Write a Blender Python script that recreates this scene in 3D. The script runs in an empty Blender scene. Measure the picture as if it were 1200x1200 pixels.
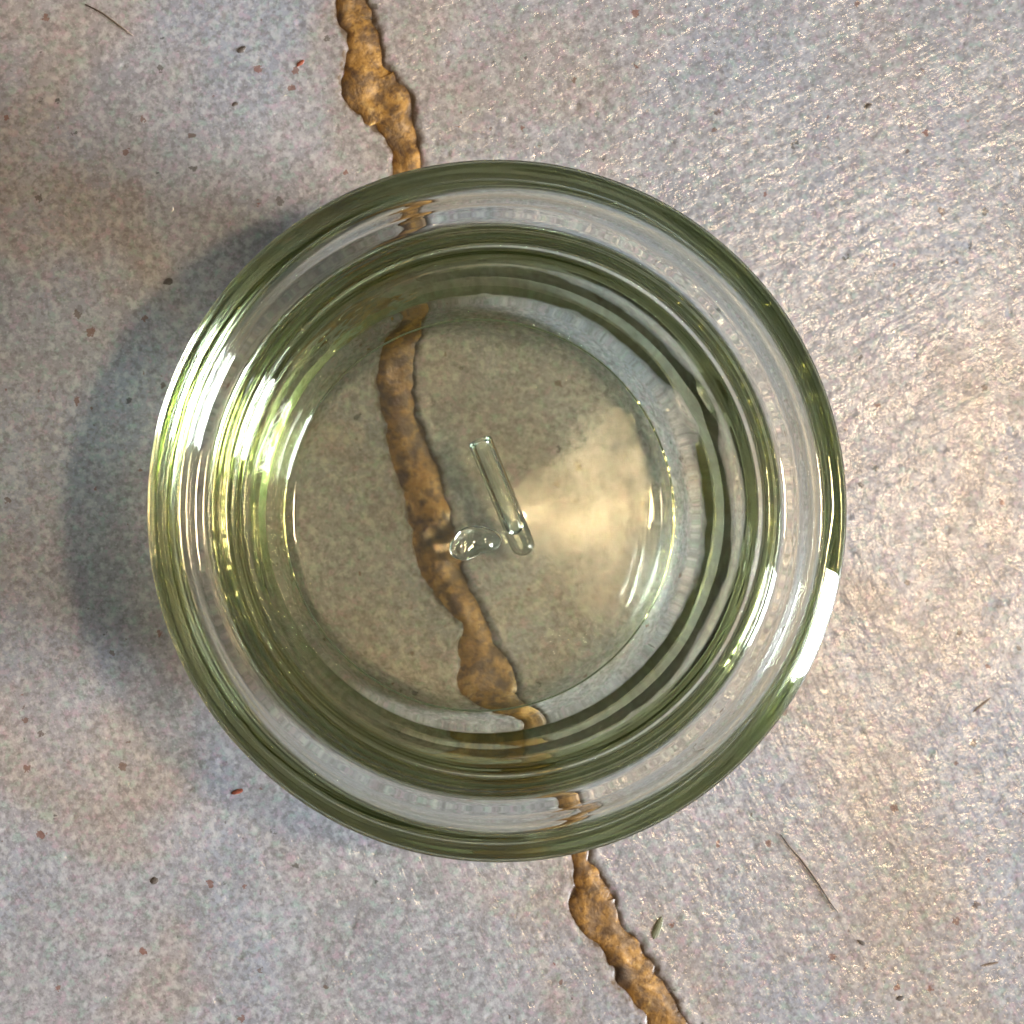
import bpy, math, random
import numpy as np
from mathutils import Vector, Matrix, Quaternion
random.seed(7); np.random.seed(7)
S = bpy.context.scene
COL = S.collection
MM = 0.001

# ------------------------------------------------------------------ camera
FPX = 2950.0                       # focal length in pixels of a 1200 px wide frame
RIM_Z = 0.0275
down = Vector((-310/FPX, -70/FPX, -1)).normalized()
Q = down.rotation_difference(Vector((0, 0, -1)))
ZD = FPX*0.035/412
pc = Vector(((590-600)/FPX*ZD, (600-597)/FPX*ZD, -ZD))
CAM_POS = Vector((0, 0, RIM_Z)) - (Q @ pc)
cam = bpy.data.cameras.new('camera'); cam.sensor_width = 36; cam.lens = 36*FPX/1200
cam.dof.use_dof = True; cam.dof.focus_distance = CAM_POS.z-0.014; cam.dof.aperture_fstop = 40; cam.clip_start = 0.01; cam.clip_end = 50
co = bpy.data.objects.new('camera', cam); COL.objects.link(co)
co.rotation_mode = 'QUATERNION'; co.rotation_quaternion = Q; co.location = CAM_POS
S.camera = co

def ground(px, py, z=0.0):
    d = Q @ Vector(((px-600)/FPX, (600-py)/FPX, -1))
    t = (z-CAM_POS.z)/d.z
    return CAM_POS + d*t

# ------------------------------------------------------------------ light
w = bpy.data.worlds.new('World'); S.world = w; w.use_nodes = True
nt = w.node_tree; bg = nt.nodes['Background']
# a dim room: brownish green walls low down, a pale ceiling overhead
_tc = nt.nodes.new('ShaderNodeTexCoord'); _sx = nt.nodes.new('ShaderNodeSeparateXYZ'); _rp = nt.nodes.new('ShaderNodeValToRGB')
nt.links.new(_tc.outputs['Generated'], _sx.inputs[0]); nt.links.new(_sx.outputs[2], _rp.inputs[0]); nt.links.new(_rp.outputs[0], bg.inputs[0])
_e = _rp.color_ramp.elements; _e[0].position = 0.0; _e[0].color = (0.10, 0.108, 0.070, 1); _e[1].position = 1.0; _e[1].color = (0.42, 0.43, 0.45, 1)
_m = _e.new(0.55); _m.color = (0.12, 0.12, 0.10, 1)
bg.inputs[1].default_value = 0.64

def area(name, az, el, dist, sx, sy, power, color, shape='RECTANGLE'):
    l = bpy.data.lights.new(name, 'AREA'); l.shape = shape; l.size = sx; l.size_y = sy
    l.energy = power; l.color = color
    o = bpy.data.objects.new(name, l); COL.objects.link(o)
    a, e = math.radians(az), math.radians(el)
    v = Vector((math.cos(a)*math.cos(e), math.sin(a)*math.cos(e), math.sin(e)))
    o.location = v*dist
    o.rotation_mode = 'QUATERNION'; o.rotation_quaternion = v.to_track_quat('Z', 'Y')
    return o
area('warm_ceiling_lamp', 4, 70.5, 1.2, 0.10, 0.10, 6.1, (1.0, 0.71, 0.43), 'DISK')
area('cool_window', -17, 13, 1.6, 0.44, 0.70, 108.0, (0.90, 0.95, 1.0))

S.view_settings.view_transform = 'Standard'; S.view_settings.look = 'None'
S.view_settings.exposure = -0.15; S.view_settings.gamma = 1
cy = S.cycles
cy.max_bounces = 18; cy.transmission_bounces = 18; cy.glossy_bounces = 12; cy.diffuse_bounces = 4
cy.transparent_max_bounces = 16
cy.caustics_reflective = True; cy.caustics_refractive = True; cy.blur_glossy = 0.3
cy.sample_clamp_indirect = 0.0
cy.use_denoising = True
try: cy.denoiser = 'OPENIMAGEDENOISE'; cy.denoising_input_passes = 'RGB_ALBEDO_NORMAL'; cy.denoising_prefilter = 'ACCURATE'
except Exception: pass

# ------------------------------------------------------------------ helpers
def link_mesh(name, verts, faces, mat, parent=None, smooth=True):
    me = bpy.data.meshes.new(name); me.from_pydata(verts, [], faces); me.update()
    if smooth: me.polygons.foreach_set('use_smooth', [True]*len(me.polygons))
    me.materials.append(mat)
    o = bpy.data.objects.new(name, me); COL.objects.link(o)
    if parent: o.parent = parent
    return o

def vnoise(x, y, scale, seed, n=256):
    """smooth lattice noise in -1..1, numpy"""
    rng = np.random.RandomState(seed); g = rng.uniform(-1, 1, (n, n))
    u = x/scale; v = y/scale
    iu = np.floor(u).astype(int); iv = np.floor(v).astype(int)
    fu = u-iu; fv = v-iv
    fu = fu*fu*fu*(fu*(fu*6-15)+10); fv = fv*fv*fv*(fv*(fv*6-15)+10)
    a = g[iu % n, iv % n]; b = g[(iu+1) % n, iv % n]; c = g[iu % n, (iv+1) % n]; d = g[(iu+1) % n, (iv+1) % n]
    return (a*(1-fu)+b*fu)*(1-fv)+(c*(1-fu)+d*fu)*fv

class NB:
    def __init__(s, name):
        s.m = bpy.data.materials.new(name); s.m.use_nodes = True
        s.t = s.m.node_tree; s.t.nodes.clear()
        s.out = s.t.nodes.new('ShaderNodeOutputMaterial')
    def n(s, typ, **kw):
        nd = s.t.nodes.new(typ)
        for k, v in kw.items():
            if k.startswith('i_'):
                nd.inputs[k[2:].replace('_', ' ')].default_value = v
            else: setattr(nd, k, v)
        return nd
    def l(s, a, b): s.t.links.new(a, b)
    def ramp(s, src, stops):
        r = s.n('ShaderNodeValToRGB'); e = r.color_ramp.elements
        while len(e) < len(stops): e.new(0.5)
        for k, (p, c) in enumerate(stops):
            e[k].position = p; e[k].color = (c if len(c) == 4 else (*c, 1)) if hasattr(c, '__len__') else (c, c, c, 1)
        s.l(src, r.inputs[0]); return r.outputs[0]
    def mixc(s, fac, a, b, mode='MIX'):
        m = s.n('ShaderNodeMix', data_type='RGBA', blend_type=mode)
        for sock, v in ((m.inputs[0], fac), (m.inputs[6], a), (m.inputs[7], b)):
            if isinstance(v, bpy.types.NodeSocket): s.l(v, sock)
            elif hasattr(v, '__len__'): sock.default_value = (*v, 1) if len(v) == 3 else v
            else: sock.default_value = v
        return m.outputs[2]
    def math(s, op, a, b=0.0, clamp=False):
        m = s.n('ShaderNodeMath', operation=op, use_clamp=clamp)
        for sock, v in ((m.inputs[0], a), (m.inputs[1], b)):
            if isinstance(v, bpy.types.NodeSocket): s.l(v, sock)
            else: sock.default_value = v
        return m.outputs[0]

def coords(b, scale=(1000, 1000, 1000), rot=(0, 0, 0)):
    tc = b.n('ShaderNodeTexCoord')
    m1 = b.n('ShaderNodeMapping'); m1.inputs['Rotation'].default_value = rot
    b.l(tc.outputs['Object'], m1.inputs[0])
    m2 = b.n('ShaderNodeMapping'); m2.inputs['Scale'].default_value = scale
    b.l(m1.outputs[0], m2.inputs[0]); return m2.outputs[0]
def noise(b, vec, scale, detail=4, rough=0.55, dist=0.0):
    n = b.n('ShaderNodeTexNoise'); b.l(vec, n.inputs['Vector'])
    n.inputs['Scale'].default_value = scale; n.inputs['Detail'].default_value = detail
    n.inputs['Roughness'].default_value = rough; n.inputs['Distortion'].default_value = dist
    return n

# ------------------------------------------------------------------ materials
def concrete_mat():
    b = NB('concrete'); p = b.n('ShaderNodeBsdfPrincipled'); b.l(p.outputs[0], b.out.inputs[0])
    c = coords(b)
    big = noise(b, c, 0.045, 3).outputs[0]
    mid = noise(b, c, 0.22, 4, 0.6).outputs[0]
    grit = noise(b, c, 1.3, 3, 0.6).outputs[0]
    fine = noise(b, c, 3.2, 2, 0.5).outputs[0]
    hue = noise(b, c, 0.9, 3, 0.6)
    base = b.ramp(big, [(0.30, (0.28, 0.275, 0.29)), (0.45, (0.37, 0.345, 0.35)), (0.58, (0.34, 0.34, 0.375)), (0.7, (0.41, 0.405, 0.43))])
    base = b.mixc(b.ramp(mid, [(0.35, 0.0), (0.65, 1.0)]), base, b.mixc(1.0, base, (0.86, 0.84, 0.84), 'MULTIPLY'))
    sep = b.n('ShaderNodeSeparateColor'); b.l(hue.outputs[1], sep.inputs[0])
    base = b.mixc(b.ramp(sep.outputs[0], [(0.52, 0.0), (0.66, 0.8)]), base, (0.43, 0.32, 0.36))
    base = b.mixc(b.ramp(sep.outputs[1], [(0.52, 0.0), (0.66, 0.8)]), base, (0.32, 0.39, 0.34))
    base = b.mixc(b.ramp(grit, [(0.30, 0.6), (0.52, 0.0)]), base, (0.22, 0.20, 0.20))
    base = b.mixc(b.ramp(fine, [(0.60, 0.0), (0.78, 0.6)]), base, (0.62, 0.60, 0.57))
    blot = noise(b, c, 2.0, 2, 0.5).outputs[0]; blot2 = noise(b, coords(b, (1000, 1000, 1000), (0.4, 0, 1)), 1.1, 3, 0.6).outputs[0]
    base = b.mixc(b.ramp(blot, [(0.35, 0.65), (0.52, 0.0)]), base, (0.19, 0.175, 0.17))
    base = b.mixc(b.ramp(blot2, [(0.50, 0.0), (0.68, 0.7)]), base, (0.52, 0.49, 0.48))
    # dark sand grains and pits
    v = b.n('ShaderNodeTexVoronoi', i_Scale=0.55, i_Randomness=1.0); b.l(c, v.inputs['Vector'])
    sc = b.n('ShaderNodeSeparateColor'); b.l(v.outputs['Color'], sc.inputs[0])
    pick = b.math('GREATER_THAN', sc.outputs[0], 0.62)
    rad = b.math('MULTIPLY', b.math('POWER', sc.outputs[1], 2.0), 0.26)
    wob = b.math('ADD', v.outputs['Distance'], b.math('MULTIPLY', b.math('SUBTRACT', noise(b, c, 2.5, 2).outputs[0], 0.5), 0.6))
    spot = b.math('MULTIPLY', b.math('LESS_THAN', wob, rad), pick)
    base = b.mixc(b.math('MULTIPLY', spot, 0.75), base, b.ramp(sc.outputs[2], [(0.0, (0.05, 0.05, 0.045)), (0.7, (0.09, 0.085, 0.07)), (1.0, (0.22, 0.08, 0.05))]))
    cool = noise(b, coords(b, (1000, 1000, 1000), (0.3, 0.2, 2)), 0.028, 3, 0.6, 0.8).outputs[0]
    base = b.mixc(b.ramp(cool, [(0.44, 0.0), (0.60, 1.0)]), base, b.mixc(1.0, base, (0.93, 1.0, 1.06), 'MULTIPLY'))
    base = b.mixc(b.ramp(cool, [(0.36, 1.0), (0.48, 0.0)]), base, b.mixc(1.0, base, (1.0, 0.93, 0.83), 'MULTIPLY'))
    at = b.n('ShaderNodeAttribute', attribute_name='seam_dist')
    near = b.math('ADD', at.outputs['Fac'], b.math('MULTIPLY', b.math('SUBTRACT', noise(b, c, 0.9, 4, 0.65).outputs[0], 0.5), 2.2))
    base = b.mixc(b.ramp(near, [(0.0, 0.9), (0.25, 0.45), (0.8, 0.0)]), base, (0.13, 0.085, 0.05))
    b.l(b.math('MULTIPLY', b.ramp(near, [(0.3, 0.0), (1.0, 1.0)]), b.ramp(noise(b, c, 0.35, 4, 0.65).outputs[0], [(0.36, 0.25), (0.62, 1.0)])), p.inputs['Coat Weight'])
    b.l(base, p.inputs['Base Color'])
    # trowel drag marks in two directions
    sA = noise(b, coords(b, (120, 850, 1000), (0, 0, math.radians(62))), 1.0, 3, 0.6).outputs[0]
    sB = noise(b, coords(b, (130, 850, 1000), (0, 0, math.radians(-28))), 1.0, 3, 0.6).outputs[0]
    where = noise(b, c, 0.02, 1).outputs[0]
    sepc = b.n('ShaderNodeSeparateXYZ'); b.l(c, sepc.inputs[0])
    yy = b.math('ADD', b.math('MULTIPLY', sepc.outputs[1], 0.03), where)
    st = b.mixc(b.ramp(yy, [(0.35, 0.0), (0.75, 1.0)]), sA, sB)
    h = b.math('ADD', b.math('MULTIPLY', st, 0.9), b.math('MULTIPLY', grit, 0.8))
    h = b.math('ADD', h, b.math('MULTIPLY', fine, 0.2))
    h = b.math('SUBTRACT', h, b.math('MULTIPLY', spot, 0.1))
    bp = b.n('ShaderNodeBump', i_Strength=0.5, i_Distance=0.00008); b.l(h, bp.inputs['Height'])
    bc = b.n('ShaderNodeBump', i_Strength=1.0, i_Distance=0.00011); b.l(h, bc.inputs['Height'])
    b.l(bc.outputs[0], p.inputs['Coat Normal']); p.inputs['Coat Weight'].default_value = 1.0; p.inputs['Coat IOR'].default_value = 1.46
    p.inputs['Coat Roughness'].default_value = 0.10
    b.l(bp.outputs[0], p.inputs['Normal'])
    b.l(b.ramp(mid, [(0.3, 0.30), (0.7, 0.48)]), p.inputs['Roughness'])
    p.inputs['Specular IOR Level'].default_value = 0.2
    return b.m

def seam_mat():
    b = NB('ochre_filler'); p = b.n('ShaderNodeBsdfPrincipled'); b.l(p.outputs[0], b.out.inputs[0])
    c = coords(b)
    n1 = noise(b, c, 0.30, 4, 0.6, 0.6).outputs[0]; n2 = noise(b, c, 1.5, 3, 0.6).outputs[0]
    col = b.ramp(n1, [(0.30, (0.05, 0.028, 0.012)), (0.42, (0.22, 0.11, 0.022)), (0.56, (0.38, 0.19, 0.036)), (0.75, (0.58, 0.36, 0.12))])
    col = b.mixc(b.ramp(noise(b, c, 0.45, 3, 0.6).outputs[0], [(0.40, 0.75), (0.52, 0.0)]), col, (0.085, 0.045, 0.02))
    col = b.mixc(b.ramp(n2, [(0.35, 0.6), (0.5, 0.0)]), col, (0.07, 0.03, 0.012))
    b.l(col, p.inputs['Base Color'])
    bp = b.n('ShaderNodeBump', i_Strength=0.8, i_Distance=0.0002)
    b.l(b.math('ADD', n1, b.math('MULTIPLY', n2, 0.6)), bp.inputs['Height']); b.l(bp.outputs[0], p.inputs['Normal'])
    p.inputs['Coat Weight'].default_value = 0.3; p.inputs['Coat Roughness'].default_value = 0.25; p.inputs['Roughness'].default_value = 0.42; p.inputs['Specular IOR Level'].default_value = 0.6
    return b.m

def glass_mat(name, absorb, dens, rings=0.1, frosted=False, ior=1.52):
    b = NB(name)
    g = b.n('ShaderNodeBsdfGlass', i_IOR=ior); g.inputs['Roughness'].default_value = 0.0
    g.inputs['Color'].default_value = (0.985, 1.0, 0.985, 1)
    c = coords(b)
    if frosted:      # the underside of the base is a little dull from wear
        sx = b.n('ShaderNodeSeparateXYZ'); b.l(c, sx.inputs[0])
        ln = b.n('ShaderNodeVectorMath', operation='LENGTH'); cx = b.n('ShaderNodeCombineXYZ')
        b.l(sx.outputs[0], cx.inputs[0]); b.l(sx.outputs[1], cx.inputs[1]); b.l(cx.outputs[0], ln.inputs[0])
        m = b.math('MULTIPLY', b.math('LESS_THAN', sx.outputs[2], 3.4), b.math('LESS_THAN', ln.outputs['Value'], 22.0))
        wear = b.math('ADD', 0.15, b.math('MULTIPLY', noise(b, c, 0.2, 1).outputs[0], 0.09))
        b.l(b.math('MULTIPLY', m, wear), g.inputs['Roughness'])
    n1 = noise(b, c, 0.12, 2, 0.5).outputs[0]
    bp = b.n('ShaderNodeBump', i_Strength=rings, i_Distance=0.0004)
    b.l(n1, bp.inputs['Height']); b.l(bp.outputs[0], g.inputs['Normal'])
    b.l(g.outputs[0], b.out.inputs['Surface'])
    va = b.n('ShaderNodeVolumeAbsorption', i_Density=dens); va.inputs[0].default_value = (*absorb, 1)
    b.l(va.outputs[0], b.out.inputs['Volume'])
    return b.m

def plain(name, col, rough=0.6, var=0.5):
    b = NB(name); p = b.n('ShaderNodeBsdfPrincipled'); b.l(p.outputs[0], b.out.inputs[0])
    n1 = noise(b, coords(b), 1.5, 3).outputs[0]
    b.l(b.mixc(b.ramp(n1, [(0.35, 0.0), (0.7, var)]), col, tuple(min(1, x*2.2+0.02) for x in col)), p.inputs['Base Color'])
    p.inputs['Roughness'].default_value = rough
    return b.m

M_CON = concrete_mat(); M_SEAM = seam_mat()
M_GLASS = glass_mat('green_tinted_glass', (0.50, 0.54, 0.12), 50, 0.06, True)
M_TUBE = glass_mat('smoky_glass', (0.3, 0.42, 0.38), 110, 0.1, ior=1.38)
M_CLEAR = glass_mat('clear_glass', (0.8, 0.9, 0.8), 15, 0.1, ior=1.40)

# ------------------------------------------------------------------ seam path
RAW = [(400,-120,14),(408,-60,14),(412,0,20),(425,40,18),(428,80,24),(437,108,30),(458,130,26),(468,150,18),(475,175,16),(478,200,15),
 (485,260,13),(476,330,14),(466,395,24),(463,430,22),(467,480,18),(480,530,20),(495,570,22),(505,610,22),(512,650,24),(530,690,19),
 (553,725,14),(560,765,20),(570,795,29),(585,825,24),(610,850,15),(650,900,12),(675,960,12),(681,1010,9),(690,1035,17),(697,1065,24),
 (713,1095,19),(735,1120,19),(750,1150,22),(772,1180,22),(790,1215,20),(820,1270,20),(850,1330,16)]
PX = 1/10610.0      # metres per pixel on the ground
pts = []
for x, y, hw in RAW:
    g = ground(x, y); pts.append((g.x, g.y, hw*PX))
pts = np.array(pts)
def catmull(P, step):
    out = []
    for i in range(len(P)-1):
        p0 = P[max(i-1, 0)]; p1 = P[i]; p2 = P[i+1]; p3 = P[min(i+2, len(P)-1)]
        n = max(2, int(np.hypot(*(p2-p1)[:2])/step))
        for k in range(n):
            t = k/n
            out.append(0.5*((2*p1)+(-p0+p2)*t+(2*p0-5*p1+4*p2-p3)*t*t+(-p0+3*p1-3*p2+p3)*t**3))
    out.append(P[-1]); return np.array(out)
PATH = catmull(pts, 0.25*MM)
PATH[:, 0] += vnoise(PATH[:, 1], PATH[:, 1]*0, 1.6*MM, 3)*0.18*MM
PATH[:, 2] *= 1+0.16*vnoise(PATH[:, 1], PATH[:, 1]*0, 1.1*MM, 4)

# ------------------------------------------------------------------ concrete slab
def build_concrete():
    c0 = ground(600, 600)
    half = 0.066; step = 0.00022
    xs = np.arange(-half, half, step)+c0.x; ys = np.arange(-half, half, step)+c0.y
    ext = lambda a: np.concatenate([[a[0]-0.8, a[0]-0.25, a[0]-0.05], a, [a[-1]+0.05, a[-1]+0.25, a[-1]+0.8]])
    xs, ys = ext(xs), ext(ys)
    X, Y = np.meshgrid(xs, ys, indexing='ij')
    z = 0.07*vnoise(X, Y, 9*MM, 11)+0.02*vnoise(X*.8+Y*.6+1, Y*.8-X*.6, 3*MM, 12)+0.008*vnoise(X*.6+Y*.8, Y*.6-X*.8+1, 1.1*MM, 13)+0.003*vnoise(X*.7+Y*.7, Y*.7-X*.7, 0.55*MM, 14)
    # little blow holes
    rng = np.random.RandomState(5)
    Z = z*MM
    for _ in range(260):
        px, py = rng.uniform(-half, half)+c0.x, rng.uniform(-half, half)+c0.y
        r = rng.uniform(0.25, 0.6)*MM; a = rng.uniform(0, 3.14); e = rng.uniform(0.4, 1)
        i0, i1 = np.searchsorted(xs, [px-3*r, px+3*r]); j0, j1 = np.searchsorted(ys, [py-3*r, py+3*r])
        dx = X[i0:i1, j0:j1]-px; dy = Y[i0:i1, j0:j1]-py
        u = (dx*math.cos(a)+dy*math.sin(a))/r; v = (-dx*math.sin(a)+dy*math.cos(a))/(r*e)
        Z[i0:i1, j0:j1] -= 0.07*MM*np.exp(-(u*u+v*v)**1.5)
    # groove along the seam
    D = np.full(X.shape, 1.0); W = np.full(X.shape, 0.002)
    for k in range(0, len(PATH), 1):
        px, py, hw = PATH[k]
        i0, i1 = np.searchsorted(xs, [px-7*MM, px+7*MM]); j0, j1 = np.searchsorted(ys, [py-7*MM, py+7*MM])
        d = np.hypot(X[i0:i1, j0:j1]-px, Y[i0:i1, j0:j1]-py)-hw
        sub = D[i0:i1, j0:j1]; np.minimum(sub, d, out=sub)
    DIST = D.copy()
    D += 0.16*MM*vnoise(X, Y, 0.8*MM, 21)+0.06*MM*vnoise(X, Y, 0.35*MM, 23)
    t = np.clip((D+0.35*MM)/(0.7*MM), 0, 1); t = t*t*(3-2*t)
    Z -= (1-t)*0.34*MM
    Z += 0.03*MM*np.exp(-((D-0.9*MM)/(0.5*MM))**2)*(1+vnoise(X, Y, 1.2*MM, 22))
    Z -= 0.24*MM
    nx, ny = X.shape
    V = np.stack([X.ravel(), Y.ravel(), Z.ravel()], 1)
    I = np.arange(nx*ny).reshape(nx, ny)
    F = np.stack([I[:-1, :-1].ravel(), I[1:, :-1].ravel(), I[1:, 1:].ravel(), I[:-1, 1:].ravel()], 1)
    me = bpy.data.meshes.new('concrete_ground')
    me.vertices.add(len(V)); me.vertices.foreach_set('co', V.ravel())
    me.loops.add(F.size); me.loops.foreach_set('vertex_index', F.ravel().astype(np.int32))
    me.polygons.add(len(F)); me.polygons.foreach_set('loop_start', np.arange(0, F.size, 4, dtype=np.int32))
    me.polygons.foreach_set('use_smooth', np.ones(len(F), bool))
    me.update(calc_edges=True); me.validate()
    a_ = me.attributes.new('seam_dist', 'FLOAT', 'POINT'); a_.data.foreach_set('value', np.minimum(DIST.ravel()/MM, 50).astype(np.float32))
    me.materials.append(M_CON)
    o = bpy.data.objects.new('concrete_ground', me); COL.objects.link(o)
    o['kind'] = 'structure'
    o['label'] = 'mottled grey concrete with dark grit and faint drag marks'
    return o
ground_o = build_concrete()

def build_seam():
    global seam_o
    n = len(PATH); T = np.gradient(PATH[:, :2], axis=0); T /= np.linalg.norm(T, axis=1)[:, None]
    N = np.stack([-T[:, 1], T[:, 0]], 1); K = 22
    V = []
    for i in range(n):
        for k in range(K+1):
            u = -1+2*k/K
            uu = math.copysign(abs(u)**0.9, u)*1.12
            x = PATH[i, 0]+N[i, 0]*PATH[i, 2]*uu; y = PATH[i, 1]+N[i, 1]*PATH[i, 2]*uu
            V.append((x, y, max(0.0, 1-u*u)**0.6))
    V = np.array(V); h = V[:, 2].copy()
    lump = 0.28*vnoise(V[:, 0], V[:, 1], 2.2*MM, 31)+0.07*vnoise(V[:, 0], V[:, 1], 1.0*MM, 32)+0.02*vnoise(V[:, 0], V[:, 1], 0.4*MM, 33)
    V[:, 2] = (-0.55+0.40*h+lump*h*0.55)*MM
    V[:, 2] = np.minimum(V[:, 2], -0.06*MM)
    F = []
    for i in range(n-1):
        for k in range(K):
            a = i*(K+1)+k; F.append((a, a+1, a+K+2, a+K+1))
    o = link_mesh('filler_seam', [tuple(v) for v in V], F, M_SEAM, ground_o)
    o['label'] = 'lumpy ochre brown filler in the crack across the concrete'
build_seam()

# ------------------------------------------------------------------ glass dish
def chaikin(P, it=3):
    P = [np.array(p, float) for p in P]
    for _ in range(it):
        q = [P[0]]
        for a, b in zip(P[:-1], P[1:]): q += [a*0.75+b*0.25, a*0.25+b*0.75]
        q.append(P[-1]); P = q
    return P
# (radius, height) in mm: underside centre -> foot -> wall -> rim bead -> flange -> well -> floor centre
OUTER = [(0,2.95),(3,2.75),(6,2.4),(9,2.02),(12,1.65),(15,1.36),(18,1.12),(20.5,0.9),(21.6,0.8),(22.3,0.7),(22.5,0.05),(23.3,0.05),(24.2,0.7),(25.6,2.2),(26.4,3.8),(26.9,6.5),(27.3,10),(27.6,14),(28.0,17.5),(28.3,19.6),(28.8,20.8),(29.5,21.2),
         (30.6,21.2),(31.1,21.4),(31.6,21.9),(33.2,23.3),(34.6,24.7),(35.2,25.6),(35.25,26.0),(34.9,26.4),(34.0,26.9),(33.0,27.4),(32.2,27.7),(31.6,27.5),(31.3,26.8),(31.2,25.0)]
INNER = [(31.2,25.0),(31.1,23.4),(30.8,22.9),(30.2,22.8),(29.2,22.8),(28.6,23.1),(28.2,23.8),(27.6,24.1),(27.0,23.8),(26.6,23.0),(26.0,22.6),(25.6,21.8),(25.1,18.5),(24.3,13),(23.5,9),(22.8,6.9),(22.35,5.6),(21.9,4.8),(21.4,4.25),(20.7,3.85),(20.0,3.75),(19.4,3.85),
         (17,4.25),(13,4.8),(10,5.2),(7,5.62),(5,5.9),(3.5,6.1),(2.2,6.26),(1.0,6.35),(0.4,6.38),(0,6.38)]
def build_dish():
    prof = chaikin(OUTER+INNER[1:], 3)
    # resample long spans so the wavy surface has enough vertices
    P = [prof[0]]
    for a, b in zip(prof[:-1], prof[1:]):
        n = max(1, int(np.linalg.norm(b-a)/0.45))
        for k in range(1, n+1): P.append(a+(b-a)*k/n)
    P = P[1:-1]; m = len(P); SEG = 720
    P = np.array(P)
    d = np.gradient(P, axis=0); nrm = np.stack([-d[:, 1], d[:, 0]], 1); nrm /= (np.linalg.norm(nrm, axis=1)[:, None]+1e-9)
    top = int(np.argmax(P[:, 0]))
    th = np.arange(SEG)*2*math.pi/SEG
    A, R = np.meshgrid(th, P[:, 0], indexing='ij'); _, H = np.meshgrid(th, P[:, 1], indexing='ij')
    IDX = np.broadcast_to(np.arange(m)[None, :], A.shape)
    inner = IDX > top+int(0.12*m)
    X = R*np.cos(A); Y = R*np.sin(A)
    arc = np.concatenate([[0], np.cumsum(np.linalg.norm(np.diff(P, axis=0), axis=1))])
    L = np.broadcast_to(arc[None, :], A.shape)
    D = 0.03*vnoise(X+50, Y+50+H*0.5, 9, 41)+0.005*vnoise(X+50+H*.5, Y+50, 4, 42)
    D += 0.0015*vnoise(L*0+5, L, 0.8, 43)                       # fine turned rings
    # uneven, slightly wavy well wall
    wall = np.exp(-((H-12)/8.0)**2)*(R > 20)*inner
    D += wall*(0.09*vnoise(np.cos(A)*8+20, np.sin(A)*8+H*0.2+20, 3.0, 44)+0.008*vnoise(np.cos(A)*24+40, np.sin(A)*24+H*0.8+40, 1.5, 45))
    def blob(az, hgt, sa, sh, amp):
        a0 = math.radians(az); da = (A-a0+math.pi) % (2*math.pi)-math.pi
        return amp*np.exp(-(da*R/sa)**2-((H-hgt)/sh)**2)*inner*(R > 20)
    D += blob(28, 14, 2.2, 3.0, -0.5)
    rng = np.random.RandomState(3)
    for _ in range(70):
        D += blob(rng.normal(128, 16), rng.uniform(7, 20), rng.uniform(0.25, 0.6), rng.uniform(0.2, 0.6), rng.choice([-1, 1])*rng.uniform(0.06, 0.18))
    # knurled ring at the heel of the foot
    heel = np.exp(-((R-22.4)/0.5)**2)*np.exp(-((H-0.6)/1.2)**2)
    D += heel*0.02*vnoise(A*22.4, L*0, 0.4, 46, 352)*(~inner)
    # slightly coarse cast underside
    und = (R < 20.5)*(~inner)*np.clip((20.5-R)/2, 0, 1)
    D += (R < 18)*inner*0.003*vnoise(X+70, Y+70, 2.0, 49)
    rot = lambda q: (X*math.cos(q)-Y*math.sin(q)+60, X*math.sin(q)+Y*math.cos(q)+60)
    D += und*(0.004*vnoise(*rot(0.5), 1.0, 47)+0.004*vnoise(*rot(1.3), 1.25, 51)+0.004*vnoise(*rot(0.9), 0.45, 48)+0.004*vnoise(*rot(0.2), 0.6, 52)+0.015*vnoise(*rot(1.0), 3.0, 50))
    NX = nrm[:, 0][None, :]; NZ = nrm[:, 1][None, :]
    Rr = R+NX*D; Hh = H+NZ*D
    Hh = np.maximum(Hh, 0.02)
    X = Rr*np.cos(A); Y = Rr*np.sin(A)
    V = np.stack([X.ravel(), Y.ravel(), Hh.ravel()], 1)*MM
    I = np.arange(SEG*m).reshape(SEG, m); J = np.roll(I, -1, axis=0)
    F = np.stack([I[:, :-1].ravel(), J[:, :-1].ravel(), J[:, 1:].ravel(), I[:, 1:].ravel()], 1).tolist()
    V = V.tolist(); nb = len(V)
    V.append((0, 0, OUTER[0][1]*MM)); V.append((0, 0, INNER[-1][1]*MM))
    for i in range(SEG):
        j = (i+1) % SEG
        F.append((I[i, 0], nb, I[j, 0])); F.append((I[j, m-1], nb+1, I[i, m-1]))
    o = link_mesh('glass_dish', V, [tuple(int(q) for q in f) for f in F], M_GLASS)
    import bmesh
    bm = bmesh.new(); bm.from_mesh(o.data); bmesh.ops.recalc_face_normals(bm, faces=bm.faces)
    bm.to_mesh(o.data); bm.free()
    return o
dish = build_dish()

dish['label'] = 'small round green tinted glass dish with rolled rim standing over the crack'
dish['category'] = 'glass dish'

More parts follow.
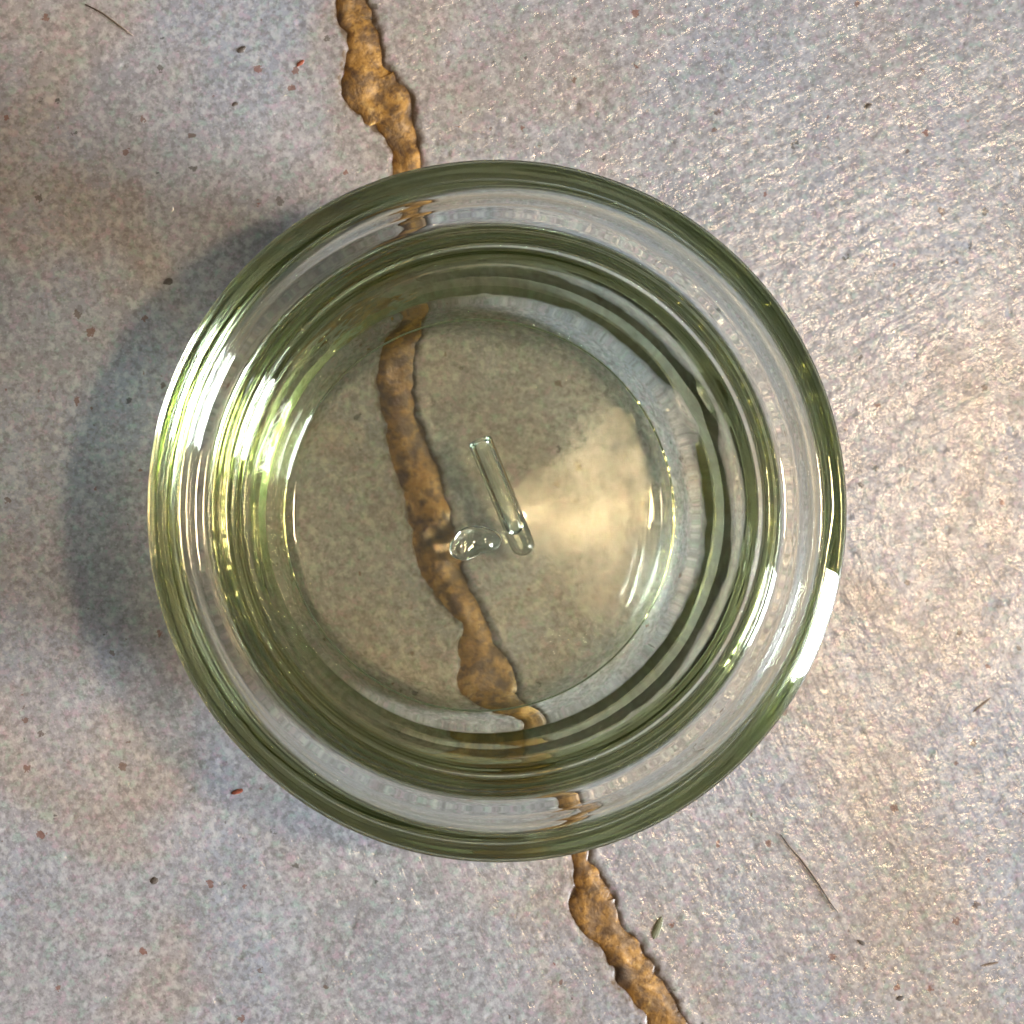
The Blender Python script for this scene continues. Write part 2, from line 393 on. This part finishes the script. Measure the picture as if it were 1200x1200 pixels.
# ------------------------------------------------------------------ rod lying in the dish and small knob on its floor
def lathe(name, prof, mat, seg=48, parent=None):
    V = []; F = []; m = len(prof)
    for i in range(seg):
        a = 2*math.pi*i/seg
        for r, h in prof: V.append((r*math.cos(a), r*math.sin(a), h))
    for i in range(seg):
        j = (i+1) % seg
        for k in range(m-1):
            F.append((i*m+k, j*m+k, j*m+k+1, i*m+k+1))
    o = link_mesh(name, V, F, mat, parent)
    import bmesh
    bm = bmesh.new(); bm.from_mesh(o.data); bmesh.ops.remove_doubles(bm, verts=bm.verts, dist=1e-7)
    bmesh.ops.recalc_face_normals(bm, faces=bm.faces); bm.to_mesh(o.data); bm.free()
    return o
def rod():
    r, Lh, ri = 1.3*MM, 13.5*MM, 0.75*MM
    prof = [(0, 0)]
    for k in range(1, 9):
        a = math.pi/2*k/8; prof.append((r*math.sin(a), r-r*math.cos(a)))
    prof += [(r, Lh*0.3), (r, Lh*0.6), (r, Lh*0.93), (r*0.99, Lh*0.985), (r*0.9, Lh), (r*0.7, Lh), (ri*1.05, Lh*0.99), (ri, Lh*0.95), (ri, Lh*0.6), (ri, Lh*0.35)]
    for k in range(1, 9):
        a = math.pi/2*k/8; prof.append((ri*math.cos(a), Lh*0.25-ri*math.sin(a)))
    o = lathe('glass_tube', prof, M_TUBE)
    a = ground(617, 650, 0.0074); b_ = ground(563, 518, 0.0098)
    o.location = a; o.rotation_mode = 'QUATERNION'
    o.rotation_quaternion = (b_-a).to_track_quat('Z', 'Y')
    o['label'] = 'short clear glass tube lying in the middle of the green dish'
    o['category'] = 'glass tube'
    return o
rod()
def knob():
    prof = [(0, 0.0)]
    for k in range(1, 12):
        a = math.pi*k/12; prof.append((2.0*MM*math.sin(a)**0.9, (0.9-0.9*math.cos(a))*MM))
    prof.append((0, 1.8*MM))
    o = lathe('pontil_knob', prof, M_CLEAR)
    rng = np.random.RandomState(2)
    for v in o.data.vertices:
        f = 1+0.18*math.sin(math.atan2(v.co.y, v.co.x)*2+0.6)+0.10*math.sin(math.atan2(v.co.y, v.co.x)*3+1.9); v.co.x *= 1.25*f; v.co.y *= 0.95*f; v.co.z *= 0.8+0.25*math.sin(v.co.x*1500)
    g = ground(552, 636, 0.0036)
    o.parent = dish; o.location = (g.x, g.y, 0.0066)
knob()

# ------------------------------------------------------------------ loose bits on the concrete
M_DARK = plain('dark_chip', (0.07, 0.055, 0.045), 0.6); M_RED = plain('red_chip', (0.20, 0.045, 0.02), 0.5)
M_HAIR = plain('brown_fibre', (0.13, 0.09, 0.06), 0.6); M_OLIVE = plain('olive_splinter', (0.10, 0.10, 0.05), 0.6)
def chip(px, py, ln, wd, rot, mat, label, name='grit_chip', cat='chip'):
    g = ground(px, py, -0.00015); rng = np.random.RandomState(int(px*7+py))
    V = []; n = 9
    for lvl, sc in ((0, 1.0), (0.6, 0.85), (1, 0.35)):
        for k in range(n):
            a = 2*math.pi*k/n; q = sc*rng.uniform(0.75, 1.1)
            V.append((ln/2*math.cos(a)*q*MM, wd/2*math.sin(a)*q*MM, (lvl*0.16*min(wd, 0.8)-0.06)*MM))
    F = [tuple(range(2*n, 3*n)), tuple(range(n-1, -1, -1))]
    for l in range(2):
        for k in range(n):
            k2 = (k+1) % n; F.append((l*n+k, l*n+k2, (l+1)*n+k2, (l+1)*n+k))
    o = link_mesh(name, V, F, mat, smooth=False)
    o.location = g; o.rotation_euler = (0, 0, math.radians(rot))
    o['label'] = label; o['category'] = cat
chip(275, 122, 0.9, 0.6, 20, M_DARK, 'dark grit chip left of the ochre seam above the dish')
chip(283, 58, 1.2, 0.7, 30, M_DARK, 'dark chip near the top edge, left of the seam')
chip(352, 74, 1.1, 0.5, 40, M_RED, 'dark red chip beside the topmost stretch of the seam')
chip(278, 928, 1.5, 0.6, 15, M_RED, 'rusty red chip in the blue shadow at lower left of the dish')
chip(197, 330, 1.3, 0.8, 10, M_DARK, 'dark brown chip at the upper left edge of the dish shadow')
chip(181, 1032, 1.1, 0.9, 0, M_DARK, 'dark brown chip on the pale concrete at lower left')
chip(1018, 124, 1.0, 0.6, 30, M_DARK, 'small black chip at upper right of the picture')
chip(1010, 1105, 1.1, 0.5, -30, M_DARK, 'black chip just below the thin brown fibre')
chip(1055, 1170, 1.0, 0.6, 10, M_DARK, 'blackish chip at the bottom edge, right of the seam')
chip(770, 1088, 2.8, 0.9, 68, M_OLIVE, 'olive grey splinter right of the lower seam', 'splinter', 'splinter')
chip(1160, 1130, 2.4, 0.3, 10, M_HAIR, 'thin brown splinter near the lower right corner', 'splinter', 'splinter')
chip(1152, 825, 3.2, 0.35, 38, M_HAIR, 'dark straw splinter at the right edge on glittering concrete', 'splinter', 'splinter')
def fibre(P, label, r=0.09):
    c = [ground(x, y, -0.0001) for x, y in P]; V = []; F = []
    for i, p in enumerate(c):
        a = c[max(0, i-1)]; b_ = c[min(len(c)-1, i+1)]; t = (b_-a).normalized(); n = Vector((-t.y, t.x, 0)).normalized()
        for k in range(6):
            an = 2*math.pi*k/6; rr = r*MM*(0.55+0.45*math.sin(math.pi*(i+0.5)/len(c)))
            V.append(tuple(p+n*rr*math.cos(an)+Vector((0, 0, rr*math.sin(an)))))
    for i in range(len(c)-1):
        for k in range(6):
            k2 = (k+1) % 6; F.append((i*6+k, i*6+k2, i*6+6+k2, i*6+6+k))
    F += [tuple(range(5, -1, -1)), tuple(range(len(V)-6, len(V)))]
    o = link_mesh('fibre', V, F, M_HAIR); o['label'] = label; o['category'] = 'fibre'
fibre([(915, 978), (925, 992), (938, 1006), (950, 1022), (961, 1038), (972, 1056), (983, 1070)], 'thin brown plant fibre lying below right of the dish')
fibre([(100, 5), (120, 15), (140, 30), (156, 42)], 'faint brown fibre in the top left corner', 0.08)
